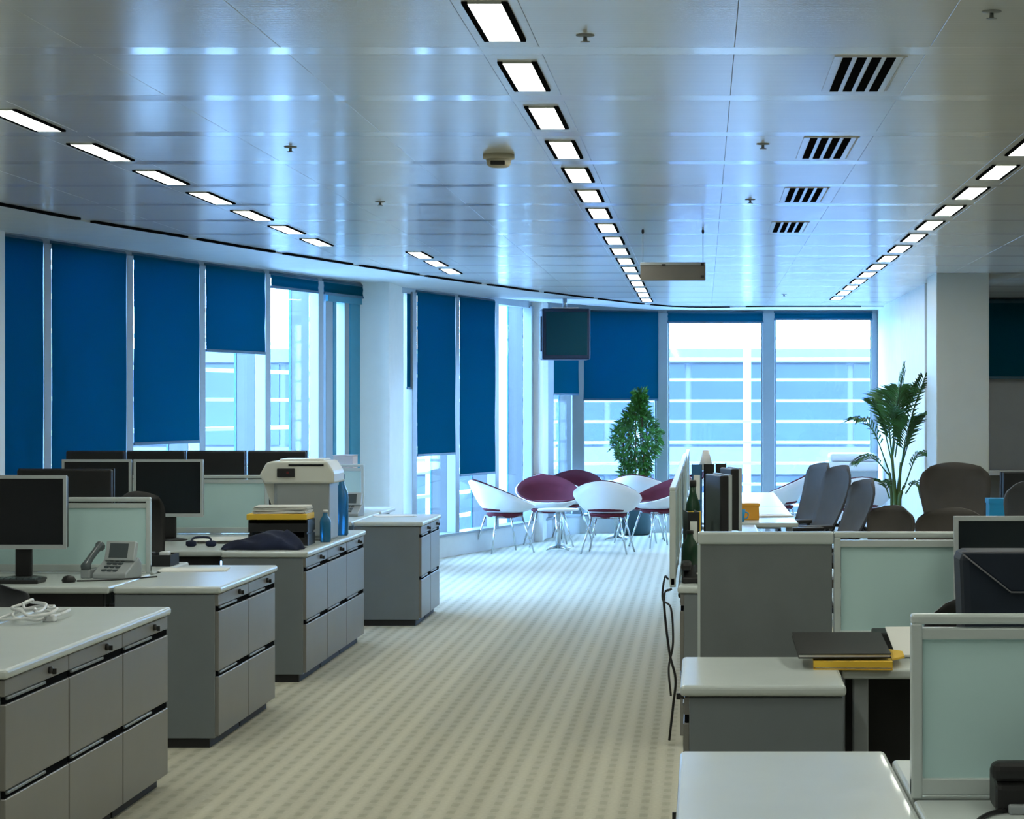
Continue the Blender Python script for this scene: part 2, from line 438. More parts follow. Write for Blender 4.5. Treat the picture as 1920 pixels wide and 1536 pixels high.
vent0 = None
for n, lab in enumerate(('nearest and largest black four-slot ceiling vent', 'second black four-slot vent from the front', 'third black four-slot vent from the front', 'farthest and smallest of the black four-slot ceiling vents')):
    loc = (.575, 8.28+n*2.385, CEIL)
    if vent0 is None:
        vent0 = thing('ceiling_vent', lab, 'vent', loc, 0, 'ceiling air vents')
        box('face_plate', -.125, .125, -.44, .44, -.004, .004, 'ceil', vent0, r=.001, seg=1)
        for k in range(4): box('slot', -.095+k*.05, -.063+k*.05, -.42, .42, -.0065, -.003, 'slot', vent0)
        box('edge_strip', .112, .118, -.42, .42, -.0065, -.003, 'soffit', vent0)
    else: dup(vent0, loc, 0, lab)
# slot diffusers along the soffit
mid = [Vector((*p,0)) for p in inner_s]
acc = [0]
for a, b in zip(mid, mid[1:]): acc.append(acc[-1]+(b-a).length)
def at(s):
    for i in range(len(acc)-1):
        if acc[i] <= s <= acc[i+1]: return mid[i].lerp(mid[i+1], (s-acc[i])/(acc[i+1]-acc[i]))
    return mid[-1]
k = 0; s = .15
while s+1.5 < acc[-1] and k < 13:
    pts = [at(s+1.4*q/5) for q in range(6)]
    A = [(p.x,p.y) for p in pts]
    o = band('slot_diffuser', offset_poly(A,.012), offset_poly(A,.05), 2.795, 2.809, 'slot')
    tag(o, 'dark slot along the soffit edge, %s from the left' % ORD[k], 'slot diffuser', 'slot diffusers along the soffit'); s += 1.62; k += 1

def sprinkler(x, y, label):
    t = thing('sprinkler', label, 'sprinkler', (x,y,CEIL), 0, 'ceiling sprinklers')
    lathe('rose', [(.03,0),(.03,-.003),(.014,-.006)], 'greyplastic', t, 14)
    lathe('head', [(.006,-.005),(.007,-.02),(.016,-.022),(.016,-.024)], 'greyplastic', t, 12)
sprinkler(-.38, 7.4, 'sprinkler near the top edge right of the first central light')
sprinkler(.275, 10.5, 'sprinkler left of the second black vent')
sprinkler(.275, 13.35, 'small sprinkler left of the third black vent')
sprinkler(-1.9, 13.5, 'sprinkler in the left ceiling above the white pillar')
sprinkler(-1.91, 10.62, 'sprinkler high in the left ceiling near the top edge')
sprinkler(.875, 6.95, 'faint sprinkler in the top right corner of the ceiling')
sprinkler(.88, 24.9, 'farthest sprinkler, above the back windows')
t = thing('smoke_detector', 'round beige smoke detector on the ceiling left of the central lights', 'smoke detector', (-.975,10.95,CEIL))
lathe('base', [(.075,0),(.075,-.02),(.068,-.024)], 'detector', t, 20); lathe('dome', [(.06,-.024),(.056,-.05),(.04,-.062)], 'detector', t, 20)
box('sensor', -.035, .035, -.063, -.045, -.055, -.035, 'black', t, r=.004)
# hanging sign
t = thing('hanging_sign', 'grey-brown rectangular sign hanging from the ceiling on two wires', 'sign', (-.205,15.65,2.46))
box('panel', -.222, .222, -.012, .012, 0, .125, 'sign', t, r=.003)
box('top_channel', -.222, .222, -.016, .016, .105, .125, 'greyplastic', t, r=.002)
for x in (-.205,.205):
    tube('wire', [(x,0,.125),(x,0,.35)], .0022, 'greyplastic', t, 6)
    lathe('ceiling_hook', [(.003,.318),(.009,.328),(.009,.342),(.004,.35)], 'black', t, 10, (x,0,0))
box('bracket', .19, .212, -.018, -.012, .018, .035, 'black', t); box('bracket', .19, .212, -.018, -.016, .1, .12, 'black', t); box('bracket', -.075,-.05,-.018,-.016,.098,.112,'black',t)
# television hung from the ceiling
t = thing('television', 'dark square television hanging from the ceiling before the far blinds', 'television', (-1.52,25.5,2.11), math.radians(8))
box('case', -.27, .27, 0, .38, 0, .57, 'tvbody', t, r=.02); box('screen', -.225, .235, -.008, .003, .05, .53, 'tvscreen', t, r=.004)
box('speaker_grille', -.285, -.262, .03, .2, .09, .48, 'tvbody', t, r=.008)
box('mount_plate', -.15, .15, .1, .3, .57, .585, 'chrome', t); tube('mount_pole', [(0,.2,.58),(0,.2,.69)], .025, 'chrome', t, 12)

# ---------------------------------------------------------------- filing cabinets and worktops (fronts face the aisle)
TOP = .76
def cabinet_unit(x_face, y0, y1, depth, sgn, label, keys=True, group='steel filing cabinet units'):
    """sgn=+1: drawers face +x, body stretches to -x"""
    t = thing('filing_cabinet', label, 'filing cabinet', (x_face, (y0+y1)/2, 0), 0 if sgn > 0 else PI, group)
    h = (y1-y0)/2-.001
    box('carcass', -depth, -.018, -h, h, .045, .722, 'cab', t, r=.003, seg=1)
    box('plinth', -depth+.03, -.045, -h+.012, h-.012, 0, .046, 'plinth', t)
    box('lock_rail', -.02, -.002, -h+.004, h-.004, .668, .722, 'drawer', t, r=.002, seg=1)
    for z0, z1 in ((.055,.335),(.362,.642)):
        d = box('drawer', -.02, 0, -h+.005, h-.005, z0, z1, 'drawer', t, r=.003, seg=1)
        box('handle_recess', -.017, -.004, -h+.014, h-.014, z1+.002, z1+.023, 'slot', d)
        box('handle', -.012, .004, -h+.02, h-.3 if h > .34 else h-.2, z1+.014, z1+.024, 'cab', d, r=.002, seg=1)
    lathe('lock', [(.013,0),(.013,.01),(.006,.014)], 'lock', t, 12).matrix_local = Matrix.Translation((-.002,h*.35,.697)) @ Matrix.Rotation(PI/2,4,'Y')
    if keys:
        box('key', .01, .024, h*.35-.003, h*.35+.003, .683, .703, 'lock', t, r=.001, seg=1)
    return t
def worktop(x0, x1, y0, y1, label, th=.034, cat='worktop', r=.012, name='worktop'):
    o = box(name, x0, x1, y0, y1, TOP-th, TOP, 'worktop', None, r=r, seg=3)
    return tag(o, label, cat)
def run(xf, y0, n, w, depth, labels, toplabel, sgn=1, keys=True):
    for k in range(n): cabinet_unit(xf, y0+k*w, y0+(k+1)*w, depth, sgn, labels[k], keys)
    xs = (xf-depth-.005, xf+.012) if sgn > 0 else (xf-.012, xf+depth+.005)
    worktop(xs[0], xs[1], y0-.012, y0+n*w+.01, toplabel)
run(-2.262, 7.43, 3, .757, .49, ['two-drawer grey filing cabinet at the bottom left corner, nearest the viewer', 'two-drawer grey filing cabinet, middle of the nearest left run', 'two-drawer grey filing cabinet, far end of the nearest left run'], 'pale worktop over the nearest left cabinet run')
run(-2.277, 10.78, 2, .715, .49, ['nearer grey filing cabinet of the second left run, below the paper sheet', 'farther grey filing cabinet of the second left run'], 'pale worktop of the second left cabinet run, with a sheet of paper')
run(-2.305, 13.32, 3, .76, .49, ['nearest grey filing cabinet of the third left run, below the navy jacket', 'middle grey filing cabinet of the third left run', 'farthest grey filing cabinet of the third left run, below the blue bottle'], 'pale worktop of the third left run, under jacket and printer')
run(-2.05, 16.7, 2, .575, .49, ['nearer grey filing cabinet of the farthest left run', 'farther grey filing cabinet of the farthest left run'], 'pale worktop of the farthest left cabinet run by the white pillar')

def desk(x0, x1, y0, y1, label, legs=True, th=.034, shade_inset=None):
    t = thing('desk', label, 'desk', ((x0+x1)/2,(y0+y1)/2,0), 0, 'office desks')
    a, b = (x1-x0)/2, (y1-y0)/2
    box('desktop', -a, a, -b, b, TOP-th, TOP, 'worktop', t, r=.01, seg=3)
    for sx in (-1,1):
        for sy in (-1,1): box('leg', *sorted((sx*(a-.04),sx*(a-.09))), *sorted((sy*(b-.05),sy*(b-.10))), 0, TOP-th, 'greyplastic', t, r=.004, seg=1)
    if shade_inset is not None: box('underdesk_shade', -a+.03, a-.03, -b+shade_inset, -b+shade_inset+.018, .22, TOP-th-.002, 'black', t)  # black sheet added to stand for the dark space under the desk
    box('beam', -a+.09, a-.09, -.03, .03, TOP-th-.08, TOP-th-.001, 'greyplastic', t)
    return t
desk(-4.35, -2.775, 8.33, 9.69, 'desk at the left edge beside the nearest cabinets, partly out of frame')
desk(-4.35, -2.775, 6.95, 8.31, 'desk at the lower left corner, nearest the viewer')
desk(-4.4, -2.79, 10.77, 11.6, 'left desk carrying the large monitor and the grey telephone', shade_inset=.02)
desk(-4.4, -2.79, 11.67, 12.45, 'left desk behind the pale glass screen, under the black chair')
desk(-4.6, -2.802, 13.4, 15.06, 'left desk with two silver-framed monitors and loose papers', shade_inset=.04)
desk(-4.7, -2.802, 15.14, 15.95, 'left desk with the row of black monitor backs')
desk(-4.3, -2.56, 16.7, 18.15, 'farthest left desk with the small telephone')
desk(-4.3, -2.56, 18.27, 19.1, 'desk behind the farthest left glass screen, holding a pale box')

def desk_screen(x0, x1, y, zb, zt, label, cols=1, skin='frost', th=.034, rot=None, name='desk_screen'):
    t = thing(name, label, 'desk screen', (x0,y,zb) if rot is None else rot[0], 0 if rot is None else rot[1], 'framed desk screens')
    L = x1-x0; H = zt-zb
    box('top_rail', 0, L, -th/2, th/2, H-.022, H, 'alu', t, r=.006)
    box('bottom_rail', 0, L, -th/2+.004, th/2-.004, .008, .045, 'alu', t, r=.003)
    n = cols
    for k in range(n+1):
        x = min(max(L*k/n, .012), L-.012)
        box('post', x-.012, x+.012, -th/2, th/2, 0, H-.02, 'alu', t, r=.004)
    for k in range(n):
        a, b = L*k/n+.024, L*(k+1)/n-.024
        if k == 0: a = .026
        box('upper_rail', a-.004, b+.004, -th/2+.004, th/2-.004, H-.055, H-.03, 'alu', t, r=.003)
        box('glass', a, b, -.004, .004, .043, H-.053, skin, t)
    return t
desk_screen(-4.4, -2.80, 11.635, TOP, 1.145, 'pale glass desk screen behind the grey telephone on the left')
desk_screen(-4.7, -2.86, 15.1, TOP, 1.15, 'pale glass desk screen left of the cream printer')
desk_screen(-4.2, -2.69, 18.21, TOP, 1.14, 'small pale glass desk screen behind the far telephone')

# ---------------------------------------------------------------- office equipment builders
def monitor(label, loc, rz, w=.44, h=.36, bez='bezel', thick=.05, zbot=.15, group='desktop monitors'):
    """front faces local -y, base at origin"""
    t = thing('monitor', label, 'monitor', loc, rz, group)
    z0, z1 = zbot, zbot+h; b = .016
    box('case', -w/2+.004, w/2-.004, .0, thick, z0+.004, z1-.004, 'black', t, r=.008)
    boxes('bezel', [(-w/2,w/2,-.012,.006,z1-b,z1),(-w/2,w/2,-.012,.006,z0,z0+b*1.3),(-w/2,-w/2+b,-.012,.006,z0+b*1.3,z1-b),(w/2-b,w/2,-.012,.006,z0+b*1.3,z1-b)], bez, t)
    box('screen', -w/2+b, w/2-b, -.006, .002, z0+b*1.3, z1-b, 'screen', t)
    box('neck', -.04, .04, .02, .05, .012, z0+.12, 'black', t, r=.008)
    lathe('base', [(.11,0),(.11,.008),(.06,.016)], 'black', t, 24, (0,.03,0))
    return t
def phone(label, loc, rz, body='greyplastic'):
    """screen phone, keypad faces -y"""
    t = thing('telephone', label, 'telephone', loc, rz, 'desk telephones')
    prism('body', [(-.09,0),(.08,0),(.08,.07),(.05,.10),(-.09,.025)], 'x', -.05, .13, body, t, r=.006)
    d = prism('display_housing', [(.0,.085),(.03,.075),(.055,.17),(.028,.18)], 'x', -.035, .125, 'bezel', t, r=.004)
    prism('display', [(.002,.098),(.008,.096),(.029,.166),(.023,.168)], 'x', -.012, .088, 'lcd', d)
    for k in range(4):
        for j in range(3): box('key', -.01+j*.03, .012+j*.03, -.075+k*.028, -.055+k*.028, .035+k*.015, .046+k*.015, 'lcd', t, r=.002, seg=1)
    bm = bmesh.new(); add_tube(bm, spline([(-.09,-.09,.045),(-.09,-.05,.085),(-.09,.03,.135),(-.09,.075,.155)],5), [.02,.026,.026,.022,.019,.018,.017,.017,.017,.017,.018,.019,.022,.026,.026,.02], 10)
    mesh_obj('handset', bm, 'lcd', t, True)
    box('cradle', -.115, -.065, -.09, .08, .0, .045, body, t, r=.006)
    return t
def office_chair(label, loc, rz, m='mesh', recline=.12, h=1.05, bw=.5, arms=True):
    """back at local +y, sits facing -y"""
    t = thing('office_chair', label, 'office chair', loc, rz, 'mesh office chairs')
    bm = bmesh.new()
    for k in range(5):
        a = 2*PI*k/5+.3
        add_tube(bm, [(0,0,.11),(.16*math.cos(a),.16*math.sin(a),.10),(.31*math.cos(a),.31*math.sin(a),.065)], [.028,.022,.016], 8)
    mesh_obj('star_base', bm, 'black', t, True)
    for k in range(5):
        a = 2*PI*k/5+.3
        bm = bmesh.new(); c = Vector((.31*math.cos(a),.31*math.sin(a),.031)); d = Vector((-math.sin(a),math.cos(a),0))
        add_tube(bm, [c-d*.022, c+d*.022], .03, 12); mesh_obj('castor', bm, 'black', t, True)
    tube('gas_column', [(0,0,.1),(0,0,.43)], .025, 'chrome', t, 12)
    box('tilt_mechanism', -.09, .09, -.12, .14, .40, .45, 'black', t, r=.01)
    # seat: rounded cushion
    pts = []
    for k in range(28):
        a = 2*PI*k/28; ca, sa = math.cos(a), math.sin(a)
        pts.append((.25*math.copysign(abs(ca)**.6,ca), -.02+.23*math.copysign(abs(sa)**.6,sa)))
    prism('seat', pts, 'z', .455, .51, m, t, r=.012)
    # curved back panel, rounded trapezoid
    bm = bmesh.new(); nu, nv = 12, 10; g = []
    z0, z1 = .60, h
    for s in (0, .02):
        rows = []
        for j in range(nv+1):
            v = j/nv; row = []
            half = (bw/2)*(.72+.28*math.sin(min(v*1.35,1)*PI/2))*(1-max(0,(v-.75)/.25)**2.5*.30)*(1-max(0,(.2-v)/.2)**2*.18)
            for i in range(nu+1):
                u = -1+2*i/nu; x = half*u
                zz = z0+(z1-z0)*v - .03*u*u*max(0,(v-.6)/.4)
                y = .22+recline*(zz-.55)/.5*.6 - .05*u*u + .03*math.sin(v*PI) + s
                row.append(bm.verts.new((x,y,zz)))
            rows.append(row)
        g.append(rows)
    for s in (0,1):
        for j in range(nv):
            for i in range(nu): bm.faces.new((g[s][j][i],g[s][j][i+1],g[s][j+1][i+1],g[s][j+1][i]))
    for j in range(nv):
        for i in (0,nu): bm.faces.new((g[0][j][i],g[0][j+1][i],g[1][j+1][i],g[1][j][i]))
    for i in range(nu):
        for j in (0,nv): bm.faces.new((g[0][j][i],g[0][j][i+1],g[1][j][i+1],g[1][j][i]))
    bk = mesh_obj('backrest', bm, m, t, True)
    rim = [v for v in []]
    yb = lambda z: .255+recline*(z-.55)/.5*.6
    tube('back_spine', spline([(0,.13,.43),(0,.26,.47),(0,yb(.62)+.03,.62),(0,yb(.8)+.045,.8)],4), .02, 'black', t, 8)
    bm = bmesh.new(); add_tube(bm, spline([(-bw*.42,yb(.70)-.02,.70),(-.1,yb(.68)+.03,.675),(.1,yb(.68)+.03,.675),(bw*.42,yb(.70)-.02,.70)],4), .014, 8)
    mesh_obj('lumbar_bar', bm, 'black', t, True)
    if arms:
        for s in (-1,1):
            tube('arm_post', spline([(s*.2,.12,.44),(s*.29,.14,.50),(s*.30,.12,.66)],4), .017, 'black', t, 8)
            box('arm_pad', *sorted((s*.26,s*.34)), -.12, .16, .66, .69, 'black', t, r=.012)
    return t
def tub_chair(label, loc, rz, legs=True):
    """opens towards local -y"""
    t = thing('tub_chair', label, 'tub chair', loc, rz, 'white tub chairs in the lounge')
    def surf(name, m, sc, dz, r0, n=36, nu=9, th=.012):
        bm = bmesh.new(); rows = []
        for i in range(nu+1):
            u = r0+(1-r0)*i/nu; ring = []
            for k in range(n):
                a = 2*PI*k/n; ca, sa = math.cos(a), math.sin(a)     # sa=-1 front
                back = (1+sa)/2
                zr = .50+.29*back**1.1 - .02*abs(ca)
                R = (.31+.05*u**2)*sc
                rr = R*(u**.55)
                z = .43+dz+(zr-.43-dz*.3)*(u**3.2)
                ring.append(bm.verts.new((rr*ca*1.04, rr*sa*.94+.05*u**3*back*sc, z)))
            rows.append(ring)
        bm.faces.new(rows[0])
        for i in range(nu):
            for k in range(n): bm.faces.new((rows[i][k],rows[i][(k+1)%n],rows[i+1][(k+1)%n],rows[i+1][k]))
        bmesh.ops.recalc_face_normals(bm, faces=bm.faces)
        bmesh.ops.solidify(bm, geom=list(bm.faces), thickness=th)
        return mesh_obj(name, bm, m, t, True)
    surf('shell', 'white', 1.0, 0, .05)
    surf('liner', 'maroon', .945, .02, .05, th=.006)
    lathe('seat_pad', [(.05,.455),(.23,.455),(.255,.475),(.25,.50),(.2,.515),(.05,.52)], 'maroon', t, 28, (0,-.02,0))
    lathe('under_pad', [(.10,.375),(.17,.385),(.20,.41),(.20,.432)], 'maroon', t, 28, (0,-.01,0))
    for sx in (-1,1):
        for sy in (-1,1): tube('leg', [(sx*.15,sy*.15,.40),(sx*.25,sy*.25,.0)], [.011,.009], 'chrome', t, 8)
    boxes('leg_frame', [(-.16,.16,-.16,-.145,.385,.40),(-.16,.16,.145,.16,.385,.40),(-.16,-.145,-.145,.145,.385,.40),(.145,.16,-.145,.145,.385,.40)], 'chrome', t)
    return t
def lounge_table(label, loc, r, h):
    t = thing('lounge_table', label, 'table', loc, 0, 'round lounge tables')
    lathe('tabletop', [(r-.012,h-.025),(r,h-.016),(r,h-.006),(r-.01,h)], 'white', t, 36)
    tube('stem', [(0,0,.02),(0,0,h-.02)], .03, 'chrome', t, 14)
    for k in range(4):
        a = PI/4+k*PI/2
        tube('foot', [(0,0,.04),(r*.45*math.cos(a),r*.45*math.sin(a),.03),(r*.75*math.cos(a),r*.75*math.sin(a),.012)], [.018,.015,.011], 'chrome', t, 8)
    return t
def bottle(label, loc, m, h=.28, r=.037, cap='white', band_m=None):
    t = thing('bottle', label, 'bottle', loc, 0)
    lathe('body', [(r*.85,0),(r,.01),(r,h*.62),(r*.9,h*.7),(r*.42,h*.84),(r*.38,h*.93)], m, t, 18)
    lathe('cap', [(r*.45,h*.92),(r*.45,h*.995),(r*.35,h)], cap, t, 14)
    if band_m: lathe('wrapper', [(r*1.02,h*.3),(r*1.03,h*.32),(r*1.03,h*.6),(r*1.02,h*.615)], band_m, t, 18)
    return t
def binder(label, loc, rz, m, w=.07, d=.26, h=.31):
    t = thing('binder', label, 'binder', loc, rz)
    boxes('cover', [(-w/2,-w/2+.004,-d/2,d/2,0,h),(w/2-.004,w/2,-d/2,d/2,0,h),(-w/2,w/2,-d/2,-d/2+.004,0,h)], m, t)
    box('pages', -w/2+.005, w/2-.005, -d/2+.006, d/2-.01, .006, h-.012, 'paper', t)
    box('spine_label', -w*.3, w*.3, -d/2-.001, -d/2+.001, h*.5, h*.85, 'paper', t)
    return t
def sheets(name, label, cat, loc, rz, w, d, n, m='paper', jitter=.012):
    t = thing(name, label, cat, loc, rz)
    for k in range(n):
        o = box('sheet', -w/2, w/2, -d/2, d/2, 0, .0025, m, t); o.location = (random.uniform(-jitter,jitter), random.uniform(-jitter,jitter), k*.0028); o.rotation_euler.z = random.uniform(-.12,.12)
    return t
def cable(label, pts, r=.004, m='black', n=6):
    o = tube('cable', spline(pts, n), r, m); return tag(o, label, 'cable')

# ---------------------------------------------------------------- left side contents
monitor('large silver-framed monitor at the left edge, beside the grey telephone', (-3.326,11.2,TOP), 0, .44, .36)
monitor('black monitor back peeking out behind the monitor at the left edge', (-3.33,12.0,TOP), PI, .50, .37, bez='black')
phone('grey screen telephone on the second left desk', (-2.93,11.34,TOP), math.radians(-14))
t = thing('keyboard', 'dark keyboard at the left edge under the large monitor', 'keyboard', (-3.38,11.0,TOP))
box('body', -.21, .21, -.07, .07, 0, .018, 'black', t, r=.005)
for k in range(13):
    for j in range(4): box('key', -.198+k*.0305, -.173+k*.0305, -.06+j*.03, -.036+j*.03, .018, .026, 'lcd', t)
t = thing('mouse', 'small dark mouse in front of the grey telephone', 'mouse', (-3.05,11.03,TOP))
lathe('body', [(.03,0),(.034,.012),(.025,.028),(.008,.034)], 'black', t, 18)
cable('thin black cable running along the left desk below the telephone', [(-3.02,11.06,TOP+.005),(-2.9,11.1,TOP+.005),(-2.8,11.2,TOP+.005),(-2.7,11.34,TOP+.005)], .004)
monitor('left one of the two silver-framed monitors on the third desk', (-3.805,14.4,TOP), 0, .436, .36)
monitor('right one of the two silver-framed monitors, beside the glass screen', (-3.355,14.4,TOP), 0, .436, .36)
for x, lab in ((-4.13,'leftmost of the row of black monitor backs before the windows'),(-3.72,'second from left of the row of black monitor backs'),(-3.31,'third from left of the row of black monitor backs'),(-2.895,'rightmost of the row of black monitor backs, left of the printer')):
    monitor(lab, (x,15.62,TOP), PI, .40, .38, bez='black', zbot=.16)
# white tangle of cables on near desk
t = thing('cable_tangle', 'tangle of white cables on the nearest left worktop', 'cables', (-2.66,9.12,TOP))
for k in range(4):
    ph = k*1.3
    pts = [(.10*math.cos(a+ph)*(1+.3*math.sin(2*a)), .24*math.sin(a+ph*.7), .02+.012*k+.008*math.sin(3*a+k)) for a in [q*.7 for q in range(10)]]
    tube('loop', spline(pts,4), .006, 'white', t, 6)
box('plug', .06, .11, -.1, -.06, .0, .03, 'white', t, r=.006)
sheets('paper_sheet', 'white sheet of paper lying on the second left cabinet', 'paper', (-2.62,11.85,TOP), .1, .34, .24, 2)
o = office_chair('black office chair behind the pale glass screen on the left', (-3.06,12.86,0), math.radians(35), 'black', h=1.12, bw=.30)
# clutter under/behind: small crate of cables on the desk behind screen
t = thing('desk_tray', 'small dark tray with white bits behind the second left cabinet', 'tray', (-2.93,12.2,TOP))
boxes('tray', [(-.12,.12,-.1,.1,0,.01),(-.12,.12,-.1,-.09,.01,.06),(-.12,.12,.09,.1,.01,.06),(-.12,-.11,-.09,.09,.01,.06),(.11,.12,-.09,.09,.01,.06)], 'black', t)
box('adapter', .05, .1, -.06, 0, .01, .075, 'white', t, r=.006); box('adapter', -.09, -.07, -.05, .03, .01, .065, 'greyplastic', t, r=.004); box('adapter', -.03,.01,-.03,.04,.01,.07,'black',t,r=.004)
sheets('paper_stack', 'heap of loose white papers on the third left desk', 'papers', (-2.98,14.3,TOP), .2, .30, .4, 7, jitter=.05)
t = thing('headset', 'dark blue headset lying beside the loose papers', 'headset', (-3.02,13.8,TOP))
tube('band', spline([(-.06,0,.03),(-.05,.06,.05),(.03,.07,.05),(.06,.01,.03)],5), .007, 'navy', t)
for x in (-.06,.06): lathe('ear_cup', [(.02,.0),(.032,.008),(.032,.03),(.015,.036)], 'navy', t, 14, (x,0,0))
# navy jacket: crumpled heap
bm = bmesh.new(); nx, ny = 30, 18; g = []
rnd = random.Random(3)
ph = [(rnd.uniform(4,16), rnd.uniform(4,16), rnd.uniform(0,6), rnd.uniform(.006,.016)) for _ in range(9)]
for j in range(ny+1):
    row = []
    for i in range(nx+1):
        u, v = i/nx, j/ny; x = -.24+.48*u; y = -.11+.22*v
        env = math.sin(PI*min(1,max(0,v)))**.5*(math.sin(PI*u)**.55)*(.45+.55*u if u < .75 else 1.0)
        z = .135*env + env*sum(a*math.sin(kx*u+ky*v+p) for kx,ky,p,a in ph)
        row.append(bm.verts.new((x+.012*math.sin(9*v+4*u), y+.012*math.sin(11*u), max(.002,z))))
    g.append(row)
for j in range(ny):
    for i in range(nx): bm.faces.new((g[j][i],g[j][i+1],g[j+1][i+1],g[j+1][i]))
bot = [g[0][i] for i in range(nx+1)]+[g[j][nx] for j in range(1,ny+1)]+[g[ny][i] for i in range(nx-1,-1,-1)]+[g[j][0] for j in range(ny-1,0,-1)]
bm.faces.new(bot[::-1])
o = mesh_obj('jacket', bm, 'navy', None, True); o.location = (-2.60,13.56,TOP); tag(o, 'crumpled navy jacket on the third left cabinet run', 'jacket')
# letter tray with folders
t = thing('letter_tray', 'black letter tray behind the navy jacket', 'letter tray', (-2.57,14.0,TOP))
for z in (.0,.085):
    boxes('tier', [(-.18,.18,-.13,.13,z,z+.008),(-.18,-.172,-.13,.13,z+.008,z+.07),(.172,.18,-.13,.13,z+.008,z+.07),(-.172,.172,.122,.13,z+.008,z+.07),(-.172,.172,-.13,-.122,z+.008,z+.05)], 'black', t)
for x in (-.165,.165): box('riser', x-.008, x+.008, -.12, .12, .05, .09, 'black', t)
o = box('yellow_folder', -.185, .18, -.135, .135, 0, .035, 'yellow', None, r=.004); o.location = (-2.575,14.0,TOP+.157); tag(o, 'yellow folder on the black letter tray', 'folder')
sheets('paper_stack', 'white paper stack on top of the yellow folder', 'papers', (-2.565,14.0,TOP+.193), 0, .32, .23, 16, jitter=.006)
# printer
t = thing('printer', 'cream desktop printer with dark control panel on the third left run', 'printer', (-2.545,14.55,TOP))
prism('body', [(-.15,.0),(.20,.0),(.20,.42),(-.15,.42)], 'x', -.15, .20, 'greyplastic', t, r=.012)
prism('hood', [(-.235,.41),(-.20,.36),(.235,.36),(.235,.43),(.19,.50),(-.15,.50),(-.19,.49)], 'y', -.19, .22, 'cream', t, r=.012)
prism('side_scoop', [(-.235,.40),(-.13,.40),(-.13,.14),(-.16,.19)], 'y', -.12, .2, 'cream', t, r=.008)
box('front_cover', -.13, .20, -.165, -.15, .03, .40, 'greyplastic', t, r=.006)
p = box('control_panel', -.12, -.01, -.205, -.188, .40, .455, 'black', t, r=.004); box('button', -.06, -.045, -.209, -.204, .42, .435, 'red', p)
box('paper_slot', -.05, .17, -.195, -.188, .47, .48, 'slot', t)
box('top_tray', -.12, .16, -.12, .15, .498, .512, 'cream', t, r=.006); box('foot', -.12, .16, -.1, .17, -.0, .012, 'black', t)
bottle('tall blue plastic bottle beside the cream printer', (-2.36,14.98,TOP), 'blueb', .40, .045, 'bluecover')
bottle('shorter blue plastic bottle at the cabinet edge before the printer', (-2.345,14.24,TOP), 'blueb', .2, .035, 'white')
phone('small grey telephone on the farthest left cabinet', (-2.74,17.55,TOP), math.radians(-8))
t = thing('carton', 'pale pinkish box standing behind the farthest left glass screen', 'box', (-2.9,18.6,TOP))
box('body', -.08, .08, -.13, .13, 0, .44, 'carton', t, r=.004); boxes('flap', [(-.085,-.001,-.132,.132,.44,.444),(.001,.085,-.132,.132,.44,.444)], 'carton', t)
sheets('paper_sheet', 'white papers on the farthest left worktop near the pillar', 'paper', (-2.35,17.5,TOP), .3, .3, .21, 2)
# dark chair back at the left edge between first desks
office_chair('dark office chair between the two nearest left desks', (-3.35,10.32,0), 0.0, 'mesh', h=.80, bw=.5, arms=False)

# ---------------------------------------------------------------- right side furniture
cabinet_unit(-.045, 4.9, 5.66, .49, -1, 'grey cabinet at the bottom edge, nearest the viewer on the right')
worktop(-.057, .452, 4.2, 5.68, 'large pale worktop at the bottom right, nearest the viewer')
cabinet_unit(-.045, 4.22, 4.88, .49, -1, 'grey cabinet right of the aisle, just below the picture edge')
desk(.456, 2.1, 4.15, 4.98, 'pale desk at the bottom right corner below the near glass screen')
desk(.456, 2.1, 5.02, 5.54, 'desk strip just behind the near glass screen')
desk_screen(.453, 2.1, 5.0, TOP, 1.162, 'large pale glass desk screen nearest the viewer at the right edge', th=.04)
t = thing('telephone', 'black telephone standing against the near glass screen', 'telephone', (.70,4.86,TOP))
prism('body', [(-.05,0),(.07,0),(.07,.085),(.03,.10),(-.05,.06)], 'x', -.085, .13, 'black', t, r=.012); box('handset', -.095, .12, -.055, -.005, .065, .108, 'black', t, r=.018, seg=3)
box('foot_plate', -.06, .13, -.07, -.02, .0, .02, 'greyplastic', t, r=.004)
cable('black telephone cord curling on the near right desk', [(.64,4.82,TOP+.006),(.60,4.78,TOP+.006),(.565,4.70,TOP+.006),(.55,4.60,TOP+.006),(.50,4.5,TOP+.006)], .005)
# second right station
cabinet_unit(-.06, 7.01, 7.78, .49, -1, 'grey cabinet end in the middle of the right side, beside the yellow folder')
worktop(-.07, .438, 6.99, 7.79, 'pale worktop of the second right cabinet')
desk(.45, 2.1, 7.43, 8.2, 'right desk with dark space beneath, carrying bag and monitor', shade_inset=.3)
t = thing('partition', 'grey fabric partition panel with pale rail behind the second right cabinet', 'partition', (-.015,8.24,0))
box('panel', .004, .478, -.018, .018, .02, 1.12, 'greyfab', t, r=.004); box('top_rail', -.004, .484, -.026, .026, 1.115, 1.16, 'alu', t, r=.008); box('foot', .0, .48, -.025, .025, 0, .02, 'alu', t)
box('edge_strip', -.004, .006, -.02, .02, .02, 1.116, 'alu', t)
desk_screen(.470, 2.1, 8.24, TOP, 1.16, 'teal glass desk screen beside the grey partition panel', th=.046)
t = thing('book', 'large black portfolio lying tilted on the yellow folder', 'book', (.455,7.58,.812)); t.rotation_euler = (.12,0,.03)
box('cover', -.15, .15, -.15, .17, .012, .016, 'black', t); box('pages', -.147, .147, -.147, .165, .004, .012, 'paper', t); box('back_cover', -.15, .15, -.15, .17, 0, .004, 'black', t)
t = thing('folder', 'bright yellow folder lying between cabinet and desk under the black portfolio', 'folder', (.50,7.6,TOP)); t.rotation_euler = (0,0,-.04)
